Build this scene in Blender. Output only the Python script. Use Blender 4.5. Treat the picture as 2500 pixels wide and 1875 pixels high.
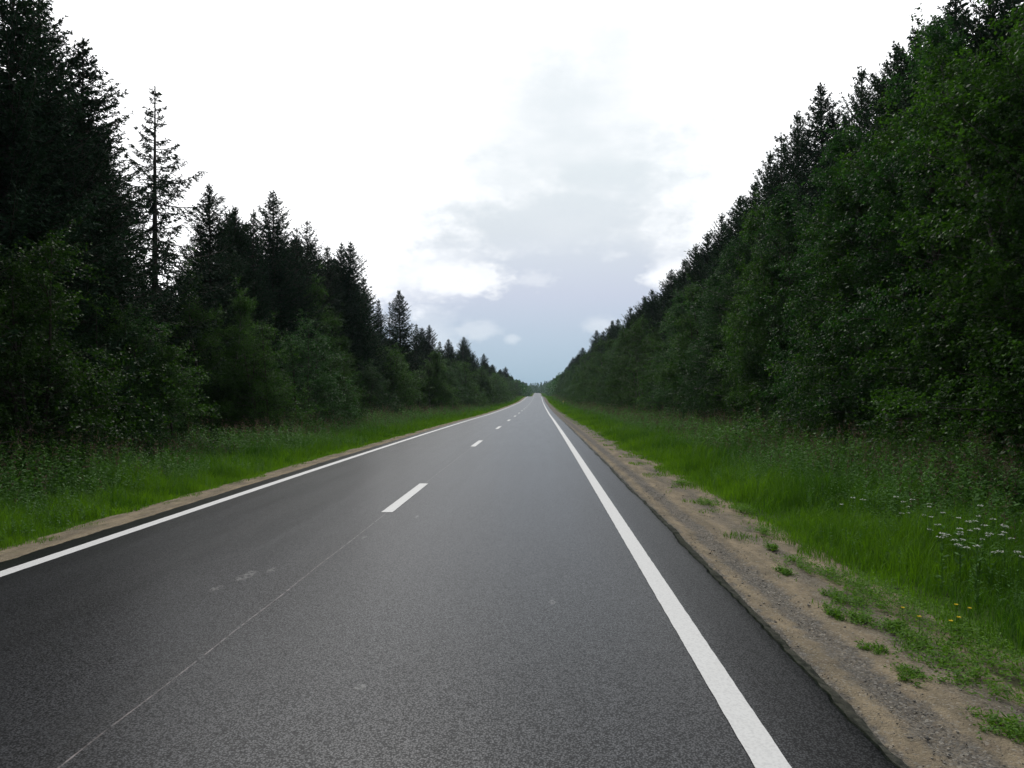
import bpy, math
import numpy as np
from mathutils import Euler, Vector
R = math.radians
sc = bpy.context.scene
col = sc.collection
for o in list(bpy.data.objects): bpy.data.objects.remove(o)

# ------------------------------------------------------------------ camera
EYE = 1.55; YAW = 2.20; PITCH = 0.85
cam_d = bpy.data.cameras.new("camera"); cam = bpy.data.objects.new("camera", cam_d); col.objects.link(cam)
cam.location = (0, 0, EYE); cam.rotation_euler = (R(90 + PITCH), 0, R(YAW))
cam_d.sensor_width = 36; cam_d.lens = 24.73; cam_d.clip_start = 0.05; cam_d.clip_end = 6000
sc.camera = cam
CR = np.array(Euler(cam.rotation_euler).to_matrix())
# ------------------------------------------------------------------ exposure
sc.view_settings.view_transform = 'Standard'; sc.view_settings.look = 'None'
sc.view_settings.exposure = 0.0; sc.view_settings.gamma = 1
sc.cycles.max_bounces = 5; sc.cycles.diffuse_bounces = 2; sc.cycles.glossy_bounces = 2
sc.cycles.transmission_bounces = 3; sc.cycles.volume_bounces = 0; sc.cycles.transparent_max_bounces = 6
sc.cycles.sample_clamp_indirect = 4; sc.cycles.use_denoising = True; sc.cycles.denoiser = 'OPENIMAGEDENOISE'; sc.cycles.denoising_input_passes = 'RGB_ALBEDO_NORMAL'

# ------------------------------------------------------------------ node helper
class NT:
    def __init__(s, tree): s.t = tree; tree.nodes.clear()
    def n(s, kind, **kw):
        nd = s.t.nodes.new(kind)
        for k, v in kw.items(): setattr(nd, k, v)
        return nd
    def put(s, sock, v):
        if hasattr(v, 'is_output') or isinstance(v, bpy.types.NodeSocket): s.t.links.new(v, sock)
        elif v is not None:
            if isinstance(v, (tuple, list)) and sock.type == 'RGBA' and len(v) == 3: v = (*v, 1)
            sock.default_value = v
    def math(s, op, a, b=0.0, c=None, clamp=False):
        nd = s.n('ShaderNodeMath', operation=op); nd.use_clamp = clamp
        s.put(nd.inputs[0], a); s.put(nd.inputs[1], b)
        if c is not None: s.put(nd.inputs[2], c)
        return nd.outputs[0]
    def mix(s, f, a, b, mode='MIX'):
        nd = s.n('ShaderNodeMix', data_type='RGBA', blend_type=mode)
        s.put(nd.inputs[0], f); s.put(nd.inputs[6], a); s.put(nd.inputs[7], b)
        return nd.outputs[2]
    def step(s, x, lo, hi, a=0.0, b=1.0):
        nd = s.n('ShaderNodeMapRange', interpolation_type='SMOOTHSTEP')
        s.put(nd.inputs[0], x)
        for i, v in enumerate((lo, hi, a, b)): s.put(nd.inputs[i + 1], v)
        return nd.outputs[0]
    def noise(s, vec, scale, detail=4, rough=.55):
        nd = s.n('ShaderNodeTexNoise'); s.put(nd.inputs['Vector'], vec)
        nd.inputs['Scale'].default_value = scale; nd.inputs['Detail'].default_value = detail
        nd.inputs['Roughness'].default_value = rough
        return nd.outputs[0]
    def sep(s, v):
        nd = s.n('ShaderNodeSeparateXYZ'); s.put(nd.inputs[0], v); return nd.outputs
    def comb(s, x, y, z):
        nd = s.n('ShaderNodeCombineXYZ'); s.put(nd.inputs[0], x); s.put(nd.inputs[1], y); s.put(nd.inputs[2], z); return nd.outputs[0]

# ------------------------------------------------------------------ world: bright broken overcast with a blue-grey opening over the road
SUN_EL, SUN_AZ = 48, -14           # azimuth measured from the road direction (+Y), negative = left
w = bpy.data.worlds.new("World"); sc.world = w; w.use_nodes = True
N = NT(w.node_tree)
tc = N.n('ShaderNodeTexCoord'); d = N.sep(tc.outputs['Generated'])
dy = N.math('MAXIMUM', d[1], 0.02)
t_ = N.math('DIVIDE', d[0], dy); s_ = N.math('DIVIDE', d[2], dy)
tn = N.comb(t_, N.math('MULTIPLY', s_, 1.7), 0.3)
n1 = N.math('MULTIPLY', N.math('SUBTRACT', N.noise(tn, 3.2, 6, .6), .5), 1.6)
n2 = N.math('MULTIPLY', N.math('SUBTRACT', N.noise(tn, 13, 6, .62), .5), 2.0)
n4 = N.math('MULTIPLY', N.math('SUBTRACT', N.noise(tn, 42, 5, .6), .5), 2.4)
n3 = N.math('SUBTRACT', N.noise(N.comb(N.math('ADD', t_, 7.3), N.math('MULTIPLY', s_, 2.2), 1.3), 5.0, 6, .6), .5)
def blob(u, v, ru, rv, soft=.5, amt=1.0, na=.9, nb=.5, nc=.2):
    cx, cy = (u - 1161) / 1520, (852 - v) / 1520
    a = N.math('DIVIDE', N.math('SUBTRACT', t_, cx), ru / 1520)
    b = N.math('DIVIDE', N.math('SUBTRACT', s_, cy), rv / 1520)
    r = N.math('SQRT', N.math('ADD', N.math('MULTIPLY', a, a), N.math('MULTIPLY', b, b)))
    r = N.math('ADD', r, N.math('MULTIPLY', n1, na)); r = N.math('ADD', r, N.math('MULTIPLY', n2, nb)); r = N.math('ADD', r, N.math('MULTIPLY', n4, nc))
    return N.step(r, 1 - soft, 1 + soft, amt, 0.0)
def union(L):
    x = L[0]
    for k in L[1:]: x = N.math('MAXIMUM', x, k)
    return x
blue = union([blob(1160, 850, 480, 230, .35, 1, .5, .3), blob(1185, 640, 310, 150, .40, .92, .8, .3), blob(1200, 490, 270, 160, .55, .85, 1.0, .8), blob(1110, 400, 120, 60, .7, .6, .8, .8),
              blob(1290, 390, 240, 105, .8, .80, 1.0, 1.0), blob(1240, 310, 140, 90, .9, .66, .8, .9), blob(1215, 225, 100, 120, .9, .75, .5, .8), blob(1350, 590, 90, 50, .4, .9, .8, .5),
              blob(1300, 90, 60, 120, .9, .40, .5, .9), blob(610, 55, 80, 24, .9, .55, .3, .5), blob(860, 3, 110, 18, .8, .4, .3, .5), blob(1400, 480, 90, 40, .9, .5, .9, .9)])
white = union([blob(985, 600, 100, 38, .60, .9, .5, .6, .7), blob(1040, 592, 36, 24, .35, .8, .2, .4, .9), blob(1290, 704, 40, 18, .8, .34, .5, .8, .8), blob(1036, 714, 50, 20, .9, .32, .6, 1.0, 1.2),
               blob(1102, 732, 18, 10, .8, .32, .2, .4, .8), blob(1160, 606, 40, 18, .9, .34, .4, .8, 1.5), blob(1445, 600, 60, 26, .5, .9, .4, .8, .6), blob(1230, 330, 100, 18, .8, .25, .8, 1, .6),
               blob(930, 780, 60, 90, .7, .30, .6, .8, .4)])
m = N.math('MULTIPLY', blue, N.math('SUBTRACT', 1.0, white))
m = N.math('MULTIPLY', m, N.math('ADD', 1.0, N.math('MULTIPLY', n3, .55)), clamp=True)
m = N.math('MULTIPLY', m, N.step(d[1], .05, .3))
sky = N.n('ShaderNodeTexSky', sky_type='NISHITA'); sky.sun_disc = False
sky.sun_elevation = R(SUN_EL); sky.sun_rotation = R(SUN_AZ); sky.air_density = 1.0; sky.dust_density = 3.0
skyc = N.mix(1.0, sky.outputs[0], (.10, .10, .10), 'MULTIPLY')
grad = N.n('ShaderNodeValToRGB'); N.put(grad.inputs[0], N.math('MULTIPLY', s_, 2.2))
cr = grad.color_ramp
cr.elements[0].position = 0.0; cr.elements[0].color = (.36, .53, .66, 1)
cr.elements[1].position = 1.0; cr.elements[1].color = (.82, .89, .93, 1)
for p_, c_ in ((.15, (.47, .60, .74)), (.31, (.60, .66, .80)), (.51, (.73, .79, .85)), (.7, (.79, .86, .90))):
    e = cr.elements.new(p_); e.color = (*c_, 1)
bluec = N.mix(.06, grad.outputs[0], skyc)
cloud = N.mix(N.step(N.math('ADD', d[1], N.math('MULTIPLY', d[2], .45)), -.35, .95), (.22, .26, .33), (1.56, 1.57, 1.59))
cloud = N.mix(N.math('MULTIPLY', N.step(n3, -.1, .25), .25), cloud, (.95, 1.0, 1.05))
cloud = N.mix(N.math('MULTIPLY', blob(1220, 420, 420, 520, .6, 1, .6, .3), N.step(d[1], .05, .3)), cloud, (1.07, 1.09, 1.11))
cloud = N.mix(.05, cloud, skyc)
colr = N.mix(N.math('MULTIPLY', m, 1.15, clamp=True), cloud, bluec)
bg = N.n('ShaderNodeBackground'); N.put(bg.inputs[0], colr); bg.inputs[1].default_value = 1.0
out = N.n('ShaderNodeOutputWorld'); N.t.links.new(bg.outputs[0], out.inputs[0])

# ------------------------------------------------------------------ sun (veiled by cloud, ahead of the camera)
sl = bpy.data.lights.new("sun", 'SUN'); sl.energy = 1.5; sl.angle = R(12); sl.color = (1, .96, .9)
so = bpy.data.objects.new("sun", sl); col.objects.link(so)
sd = Vector((math.sin(R(SUN_AZ)) * math.cos(R(SUN_EL)), math.cos(R(SUN_AZ)) * math.cos(R(SUN_EL)), math.sin(R(SUN_EL))))
so.rotation_euler = sd.to_track_quat('Z', 'Y').to_euler(); so.location = sd * 60

# ------------------------------------------------------------------ tags and mesh building
def tag(o, label=None, cat=None, group=None, kind=None):
    if label: o['label'] = label
    if cat: o['category'] = cat
    if group: o['group'] = group
    if kind: o['kind'] = kind
    return o
def empty(name, loc=(0, 0, 0), rz=0, scale=(1, 1, 1)):
    o = bpy.data.objects.new(name, None); col.objects.link(o); o.empty_display_size = .3
    o.location = loc; o.rotation_euler = (0, 0, rz); o.scale = scale
    return o
class MB:
    """collects numpy vertex blocks and quad / triangle faces, links them as ONE mesh object"""
    def __init__(s): s.v = []; s.f4 = []; s.f3 = []; s.t4 = []; s.t3 = []; s.n = 0
    def add(s, v, f4=None, f3=None, tint4=.5, tint3=.5):
        v = np.asarray(v, float).reshape(-1, 3)
        if f4 is not None and len(f4):
            f4 = np.asarray(f4, int); s.f4.append(f4 + s.n); s.t4.append(np.broadcast_to(np.asarray(tint4, float), (len(f4),)))
        if f3 is not None and len(f3):
            f3 = np.asarray(f3, int); s.f3.append(f3 + s.n); s.t3.append(np.broadcast_to(np.asarray(tint3, float), (len(f3),)))
        s.v.append(v); s.n += len(v)
    def mesh(s, name, mat, smooth=False):
        V = np.concatenate(s.v).astype(np.float32)
        F4 = np.concatenate(s.f4) if s.f4 else np.zeros((0, 4), int)
        F3 = np.concatenate(s.f3) if s.f3 else np.zeros((0, 3), int)
        me = bpy.data.meshes.new(name)
        me.vertices.add(len(V)); me.vertices.foreach_set('co', V.ravel())
        li = np.concatenate([F4.ravel(), F3.ravel()]).astype(np.int32)
        me.loops.add(len(li)); me.loops.foreach_set('vertex_index', li)
        nf = len(F4) + len(F3); me.polygons.add(nf)
        ls = np.concatenate([np.arange(len(F4)) * 4, len(F4) * 4 + np.arange(len(F3)) * 3]).astype(np.int32)
        me.polygons.foreach_set('loop_start', ls)
        me.update(calc_edges=True); 
        T = np.concatenate([*(s.t4 or [np.zeros(0)]), *(s.t3 or [np.zeros(0)])]).astype(np.float32)
        at = me.attributes.new('tint', 'FLOAT', 'FACE'); at.data.foreach_set('value', T)
        if smooth: me.polygons.foreach_set('use_smooth', np.ones(nf, bool))
        me.materials.append(mat)
        return me
    def build(s, name, mat, parent=None, smooth=False):
        o = bpy.data.objects.new(name, s.mesh(name, mat, smooth)); col.objects.link(o)
        if parent: o.parent = parent
        return o
def unit(a): return a / np.maximum(np.linalg.norm(a, axis=-1, keepdims=True), 1e-9)
def tube(mb, P, rad, n=6, tint=.5):
    P = np.asarray(P, float); k = len(P)
    T = unit(np.gradient(P, axis=0)); up = np.array([0.31, .17, .94]); 
    if abs(T[0] @ up) > .93: up = np.array([1., .1, 0])
    A = unit(np.cross(T, up)); B = np.cross(T, A)
    th = np.arange(n) * 2 * math.pi / n
    V = P[:, None] + np.asarray(rad)[:, None, None] * (np.cos(th)[None, :, None] * A[:, None] + np.sin(th)[None, :, None] * B[:, None])
    i = np.arange(k - 1)[:, None] * n; j = np.arange(n)[None]; j2 = (j + 1) % n
    F = np.stack([i + j, i + j2, i + n + j2, i + n + j], -1).reshape(-1, 4)
    mb.add(V, f4=F, tint4=tint)
def leaves(mb, C, A, Nn, L, W, tint, fold=.18):
    """rhombic leaves: C base, A length direction, Nn rough normal"""
    n = len(C); A = unit(A); S = unit(np.cross(A, Nn)); U = np.cross(S, A)
    L = np.broadcast_to(L, (n,))[:, None]; W = np.broadcast_to(W, (n,))[:, None]
    mid = C + A * L * .45
    V = np.stack([C, mid + S * W * .5 + U * W * fold, C + A * L, mid - S * W * .5 + U * W * fold], 1)
    F = np.arange(n * 4).reshape(-1, 4)
    mb.add(V, f4=F, tint4=tint)
def fnoise(x, y, seed=0, sc_=1.0, octv=3):
    r = np.random.default_rng(seed); x = np.asarray(x, float) * sc_; y = np.asarray(y, float) * sc_; o = 0; a = 1
    for k in range(octv):
        for _ in range(3):
            p, q, c = r.normal(size=3) * [1, 1, 3]; o = o + a * np.sin(p * x + q * y + c) / 3
        x = x * 2.1; y = y * 2.1; a *= .55
    return o

# ------------------------------------------------------------------ materials
def mat(name):
    m = bpy.data.materials.new(name); m.use_nodes = True; return m, NT(m.node_tree)
def finish(N, sh):
    o = N.n('ShaderNodeOutputMaterial'); N.t.links.new(sh, o.inputs[0])
def principled(N, c, rough=.6, spec=.4, normal=None):
    p = N.n('ShaderNodeBsdfPrincipled'); N.put(p.inputs['Base Color'], c); N.put(p.inputs['Roughness'], rough)
    N.put(p.inputs['Specular IOR Level'], spec)
    if normal is not None: N.t.links.new(normal, p.inputs['Normal'])
    return p.outputs[0]
def bump(N, h, strength, dist):
    b = N.n('ShaderNodeBump'); N.put(b.inputs['Height'], h); b.inputs['Strength'].default_value = strength; b.inputs['Distance'].default_value = dist
    return b.outputs[0]
def leafmat(name, lo, hi, rough=.45, spec=.4, trans=.35, tcol=None, var=.25):
    m, N = mat(name)
    at = N.n('ShaderNodeAttribute', attribute_name='tint'); oi = N.n('ShaderNodeObjectInfo')
    c = N.mix(at.outputs['Fac'], lo, hi)
    v = N.math('ADD', 1 - var, N.math('MULTIPLY', oi.outputs['Random'], 2 * var))
    c = N.mix(1.0, c, N.comb(v, v, v), 'MULTIPLY')
    p = principled(N, c, rough, spec)
    tr = N.n('ShaderNodeBsdfTranslucent'); N.put(tr.inputs[0], N.mix(1.0, c, tcol or (1.5, 1.7, .6), 'MULTIPLY'))
    mx = N.n('ShaderNodeMixShader'); mx.inputs[0].default_value = trans
    N.t.links.new(p, mx.inputs[1]); N.t.links.new(tr.outputs[0], mx.inputs[2])
    finish(N, mx.outputs[0]); return m
M = {}
M['broadleaf'] = leafmat('broadleaf', (.009, .028, .007), (.050, .116, .018), .55, .20, .38)
M['broadleaf_cool'] = leafmat('broadleaf_cool', (.008, .027, .009), (.042, .104, .024), .55, .24, .34, (1.3, 1.7, .8))
M['spruce'] = leafmat('spruce', (.008, .020, .010), (.020, .050, .022), .7, .12, .12, (1.2, 1.4, .8))
M['pine'] = leafmat('pine', (.011, .028, .012), (.026, .062, .024), .7, .12, .14, (1.2, 1.4, .8))
M['grass'] = leafmat('grass', (.028, .090, .012), (.112, .228, .016), .6, .2, .40, (1.4, 1.5, .4), 0)
M['weed'] = leafmat('weed', (.036, .098, .022), (.095, .200, .045), .6, .12, .3, (1.3, 1.5, .5), 0)
M['seed'] = leafmat('seed_head', (.075, .055, .045), (.16, .12, .085), .8, .2, .3, (1.1, 1.1, .9), 0)
M['white_petal'] = leafmat('white_petal', (.42, .45, .38), (.70, .70, .66), .7, .2, .3, (1, 1, 1), 0)
M['yellow_petal'] = leafmat('yellow_petal', (.65, .48, .02), (.80, .62, .03), .6, .2, .3, (1, 1, 1), 0)
m, N = mat('bark'); g = N.n('ShaderNodeTexCoord').outputs['Object']
nz = N.noise(N.math('ADD', 0, 0), 1) if False else N.noise(g, 14, 5, .65)
finish(N, principled(N, N.mix(nz, (.022, .018, .015), (.085, .072, .060)), .9, .2, bump(N, nz, .6, .03))); M['bark'] = m
m, N = mat('pale_bark'); g = N.n('ShaderNodeTexCoord').outputs['Object']
nz = N.noise(g, 9, 5, .7)
finish(N, principled(N, N.mix(N.step(nz, .45, .6), (.06, .055, .045), (.22, .21, .18)), .8, .2, bump(N, nz, .5, .02))); M['pale_bark'] = m

# asphalt -------------------------------------------------------
m, N = mat('asphalt'); geo = N.n('ShaderNodeNewGeometry'); P = geo.outputs['Position']; px = N.sep(P)
vor = N.n('ShaderNodeTexVoronoi'); N.put(vor.inputs['Vector'], P); vor.inputs['Scale'].default_value = 112
stone = N.sep(vor.outputs['Color'])[0]
fine = N.noise(P, 130, 3, .6); mid = N.noise(P, 28, 4, .6)
stretch = N.comb(px[0], N.math('MULTIPLY', px[1], .06), 0)
streak = N.noise(stretch, 3.0, 5, .55); patch = N.noise(P, .55, 4, .55)
streak2 = N.noise(N.comb(px[0], N.math('MULTIPLY', px[1], .012), 4.0), 9.0, 3, .5)
gap = N.step(vor.outputs['Distance'], .30, .62, 1.0, .0)
v = N.math('MULTIPLY', N.step(stone, .15, 1.0, .6, 1.6), N.step(fine, .3, .7, .7, 1.3)); v = N.math('MULTIPLY', v, N.math('ADD', .40, N.math('MULTIPLY', gap, .70)))
v = N.math('MULTIPLY', v, N.step(mid, .25, .75, .82, 1.18))
v = N.math('MULTIPLY', v, N.step(streak, .3, .7, .91, 1.09)); v = N.math('MULTIPLY', v, N.step(patch, .3, .7, .94, 1.06))
v = N.math('MULTIPLY', v, N.step(streak2, .3, .7, .93, 1.07))
# traffic-polished wheel tracks slightly paler, unused strip outside the edge line darker
def bandx(c, wd): return N.step(N.math('ABSOLUTE', N.math('SUBTRACT', px[0], c)), wd, wd * .2)
tracks = N.math('MAXIMUM', N.math('MAXIMUM', bandx(-1.15, .5), bandx(.25, .5)), N.math('MAXIMUM', bandx(-4.0, .5), bandx(-2.7, .5)))
v = N.math('MULTIPLY', v, N.math('ADD', 1.0, N.math('MULTIPLY', tracks, .12)))
wob = N.math('ADD', px[0], N.math('MULTIPLY', N.math('SUBTRACT', N.noise(P, 3, 3), .5), .12))
outer = N.math('MAXIMUM', N.step(wob, .95, 1.2), N.step(wob, -4.6, -4.85))
v = N.math('MULTIPLY', v, N.math('SUBTRACT', 1.0, N.math('MULTIPLY', outer, .45)))
# paver seam beside the dashes, thin pale dotted pre-marking line
seam = N.math('ABSOLUTE', N.math('SUBTRACT', px[0], N.math('ADD', -2.07, N.math('MULTIPLY', N.noise(N.comb(0, px[1], 0), .8, 2), .03))))
v = N.math('MULTIPLY', v, N.step(seam, .02, .07, .72, 1.0)); v = N.math('MULTIPLY', v, N.math('ADD', 1.0, N.math('MULTIPLY', bandx(-2.35, .10), .22)))
line = N.math('ABSOLUTE', N.math('SUBTRACT', px[0], N.math('ADD', -1.995, N.math('MULTIPLY', N.math('SUBTRACT', N.noise(N.comb(0, px[1], 3), .6, 2), .5), .04))))
dots = N.math('MULTIPLY', N.step(line, .007, .003), N.step(N.noise(N.comb(0, px[1], 9), 7, 5, .7), .36, .62))
c = N.mix(v, (0, 0, 0), (.060, .061, .064)); 
cc = N.n('ShaderNodeVectorMath', operation='SCALE'); cc.inputs[0].default_value = (.019, .0204, .0235); N.put(cc.inputs['Scale'], v); c = cc.outputs[0]
c = N.mix(N.math('MULTIPLY', dots, .6), c, (.34, .30, .29))
scr = N.noise(N.comb(N.math('MULTIPLY', px[0], 1.0), N.math('MULTIPLY', px[1], 2.2), 2), 2.6, 6, .75)
c = N.mix(N.math('MULTIPLY', N.step(scr, .69, .74), .30), c, (.20, .20, .20))
def smear(x_, y_, rx_, ry_):
    a = N.math('DIVIDE', N.math('SUBTRACT', px[0], x_), rx_); b = N.math('DIVIDE', N.math('SUBTRACT', px[1], y_), ry_)
    q = N.math('ADD', N.math('MULTIPLY', a, a), N.math('MULTIPLY', b, b)); return N.math('MULTIPLY', N.step(q, 1.2, .2), N.step(mid, .42, .60))
sm = smear(-2.50, 5.95, .07, .20)
for q_ in ((-2.58, 5.55, .05, .10), (-2.36, 6.15, .04, .10), (-1.55, 8.9, .03, .12), (-.95, 3.72, .035, .04), (.10, 5.3, .03, .08), (-1.9, 7.6, .03, .10)): sm = N.math('MAXIMUM', sm, smear(*q_))
c = N.mix(N.math('MULTIPLY', sm, .55), c, (.24, .24, .23))
rim = N.step(N.math('ADD', px[0], N.math('MULTIPLY', N.math('SUBTRACT', fine, .5), .03)), 1.505, 1.53)
rimc = N.mix(N.step(mid, .35, .65), (.030, .031, .030), (.115, .112, .095)); rimc = N.mix(N.step(fine, .35, .65, .5, 0), rimc, (.02, .02, .02))
c = N.mix(rim, c, rimc)
h = N.math('ADD', N.math('MULTIPLY', vor.outputs['Distance'], -1.0), N.math('MULTIPLY', fine, .5))
finish(N, principled(N, c, N.step(streak, .3, .7, .32, .34), N.math('MULTIPLY', N.math('MULTIPLY', N.math('ADD', .12, N.math('MULTIPLY', gap, .31)), N.step(stone, 0, 1, .75, 1.2)), N.math('SUBTRACT', 1.0, N.math('MULTIPLY', outer, .35))), bump(N, h, .05, .002))); M['asphalt'] = m
# paint ---------------------------------------------------------
m, N = mat('road_paint'); P = N.n('ShaderNodeNewGeometry').outputs['Position']
nz = N.noise(P, 60, 4, .7); n5 = N.noise(P, 3.2, 4, .6); sp = N.noise(P, 190, 2, .5)
c = N.mix(N.step(nz, .30, .60), (.50, .50, .49), (.61, .61, .595)); c = N.mix(N.math('MULTIPLY', N.step(n5, .5, .75), .18), c, (.50, .49, .46))
c = N.mix(N.math('MULTIPLY', N.step(sp, .70, .76), .35), c, (.20, .20, .20))
finish(N, principled(N, c, .55, .3, bump(N, nz, .2, .002))); M['paint'] = m
# shoulder ------------------------------------------------------
m, N = mat('shoulder_sand'); P = N.n('ShaderNodeNewGeometry').outputs['Position']; px = N.sep(P)
big = N.noise(P, 1.1, 4, .55); md = N.noise(P, 9, 5, .6); fn = N.noise(P, 70, 4, .65)
vo = N.n('ShaderNodeTexVoronoi'); N.put(vo.inputs['Vector'], P); vo.inputs['Scale'].default_value = 75; st = N.sep(vo.outputs['Color'])[1]
ys = N.noise(N.comb(N.math('MULTIPLY', px[0], 1), N.math('MULTIPLY', px[1], .3), 0), 5, 4, .6)
sand = N.mix(N.step(ys, .3, .7), (.150, .126, .088), (.275, .222, .146))
sand = N.mix(N.step(md, .48, .70, 0, .45), sand, (.14, .112, .085))
grav = N.mix(st, (.035, .036, .038), (.15, .148, .14))
def band(c0, wd, amp):
    a = N.math('ABSOLUTE', N.math('SUBTRACT', N.math('ADD', px[0], N.math('MULTIPLY', N.math('SUBTRACT', big, .5), amp)), c0))
    a = N.math('ADD', a, N.math('MULTIPLY', N.math('SUBTRACT', md, .5), .25)); return N.step(a, wd, wd * .35)
gm = union([N.math('MULTIPLY', band(1.92, .15, .18), .85), N.math('MULTIPLY', band(1.60, .07, .0), .8), N.math('MULTIPLY', band(2.40, .2, .7), .4)]) if False else None
g1 = N.math('MAXIMUM', N.math('MULTIPLY', band(1.92, .16, .18), .85), N.math('MULTIPLY', band(1.60, .10, .05), .85))
g1 = N.math('MAXIMUM', g1, N.math('MULTIPLY', band(2.45, .22, .8), .45)); g1 = N.math('MAXIMUM', g1, N.math('MULTIPLY', band(-5.02, .12, .05), .7))
g1 = N.math('MULTIPLY', g1, N.step(fn, .35, .6, .55, 1.0))
c = N.mix(g1, sand, grav)
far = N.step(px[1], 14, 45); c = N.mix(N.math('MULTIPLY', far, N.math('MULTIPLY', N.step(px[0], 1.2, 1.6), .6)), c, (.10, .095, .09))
c = N.mix(N.step(st, .86, .97, 0, .5), c, (.30, .28, .24)); c = N.mix(N.step(fn, .62, .74, 0, .55), c, (.07, .058, .045))
grn = N.noise(P, 2.3, 5, .7); side = N.math('MAXIMUM', N.step(px[0], 2.1, 2.9), N.step(px[0], -5.25, -5.7))
c = N.mix(N.math('MULTIPLY', N.math('MULTIPLY', N.step(grn, .52, .62), side), .6), c, (.045, .065, .022))
h = N.math('ADD', N.math('MULTIPLY', fn, .4), N.math('ADD', N.math('MULTIPLY', md, 1.6), N.math('MULTIPLY', vo.outputs['Distance'], -.3)))
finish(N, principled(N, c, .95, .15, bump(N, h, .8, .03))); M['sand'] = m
# ground --------------------------------------------------------
m, N = mat('soil_and_turf'); P = N.n('ShaderNodeNewGeometry').outputs['Position']; px = N.sep(P)
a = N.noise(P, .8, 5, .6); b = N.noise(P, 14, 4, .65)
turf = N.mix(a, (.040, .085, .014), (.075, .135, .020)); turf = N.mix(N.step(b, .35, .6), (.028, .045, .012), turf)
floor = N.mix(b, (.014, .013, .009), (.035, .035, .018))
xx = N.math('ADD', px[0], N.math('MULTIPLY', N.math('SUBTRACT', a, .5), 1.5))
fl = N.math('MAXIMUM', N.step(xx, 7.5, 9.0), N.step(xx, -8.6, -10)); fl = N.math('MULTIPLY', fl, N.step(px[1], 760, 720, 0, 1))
nearv = N.step(px[1], 700, 720, 1, 0)
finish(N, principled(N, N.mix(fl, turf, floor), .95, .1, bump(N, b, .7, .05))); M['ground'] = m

# ------------------------------------------------------------------ terrain
_Y = np.array([-300, 0, 15, 30, 47, 65, 92, 119, 150, 183, 215, 245, 277, 300, 340, 400, 460, 538, 640, 760, 875, 960, 1100, 1500, 2600.])
_Z = np.array([0, 0, 0, -.06, -.16, -.31, -.40, -.42, -.40, -.31, -.05, .30, .64, .70, .30, -.9, -1.2, .0, 1.25, 2.35, 3.25, 3.7, 3.9, 5, 5])
_yy = np.arange(-300, 2600, 1.0); _zz = np.interp(_yy, _Y, _Z)
_k = np.hanning(25); _k /= _k.sum(); _zz = np.convolve(np.pad(_zz, 12, mode='edge'), _k, mode='valid')
def zc(y): return np.interp(y, _yy, _zz)
def xo(y): y = np.asarray(y, float); return -np.clip(y - 830, 0, 500) ** 2 / 1100.0
GX = np.array([-1500, -400, -60, -20, -14, -10.5, -9, -7.5, -6.5, -5.9, -5.55, -5.3, -4.95, -4.7, 1.3, 1.45, 1.8, 2.3, 2.8, 3.1, 3.8, 5, 6, 7, 8.5, 10, 13, 20, 60, 400, 1500.])
GZ = np.array([0, 0, 0, -.15, -.25, -.35, -.38, -.36, -.24, -.15, -.13, -.13, -.16, -.2, -.2, -.16, -.15, -.17, -.18, -.16, -.24, -.38, -.42, -.42, -.36, -.3, -.2, -.1, 0, 0, 0.])
def gz(x, y): return zc(y) + np.interp(np.asarray(x) - xo(y), GX, GZ) + .03 * fnoise(x, y, 5, .9) * (np.abs(np.asarray(x) + 1.7) > 4.8)
def sheet(X, Z, name, material):    # X, Z (rows, cols) with Ys rows
    pass
def grid(mb, X, Y, Z):
    r, c = X.shape; V = np.stack([X, Y, Z], -1)
    i = np.arange(r - 1)[:, None] * c; j = np.arange(c - 1)[None]
    F = np.stack([i + j, i + j + 1, i + c + j + 1, i + c + j], -1).reshape(-1, 4); mb.add(V, f4=F)
def struct(o, label): o['kind'] = 'structure'; o['label'] = label; return o

gy = np.concatenate([np.arange(-300, -10, 20), np.arange(-10, 60, 1.0), np.arange(60, 300, 4), np.arange(300, 1000, 10), np.arange(1000, 2501, 100)])
X, Y = np.meshgrid(GX, gy); X = X + xo(Y); mb = MB(); grid(mb, X, Y, gz(X, Y))
struct(mb.build('ground', M['ground'], smooth=True), 'dark soil and green turf on both sides of the road')

ry = np.concatenate([np.arange(-60, .5, 3.0), np.arange(.5, 14, .035), np.arange(14, 40, .12), np.arange(40, 130, .8), np.arange(130, 1301, 4.0)])
rz = zc(ry); rxo = xo(ry)
def edge(seed, amp): return amp * (fnoise(ry, ry * 0, seed, 2.2, 4) + .6 * fnoise(ry, ry * 0, seed + 1, 14, 3))
eR, eR2, eR3 = edge(1, .022), edge(2, .018), edge(3, .028); eL = edge(4, .02)
cols = [-5.10 + 1.3 * eL, -5.02 + eL, -4.97 + eL, -4.6, -3.4, -2.0, -.8, .4, 1.0, 1.40, 1.475 + eR, 1.50 + eR, 1.512 + eR + .3 * eR2, 1.60 + .6 * eR + eR2, 1.66 + .6 * eR + 1.4 * eR3]
dz = [-.16, -.05, 0, 0, 0, 0, 0, 0, 0, 0, 0, -.004, -.050 + .2 * eR2, -.062 + .3 * eR3, -.15]
X = np.stack([np.broadcast_to(c, ry.shape) + rxo for c in cols], 1); Z = np.stack([rz + q for q in dz], 1); Yg = np.repeat(ry[:, None], len(cols), 1)
mb = MB(); grid(mb, X, Yg, Z)
road = struct(mb.build('road', M['asphalt']), 'two lane grey asphalt road running straight to the horizon')

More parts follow.
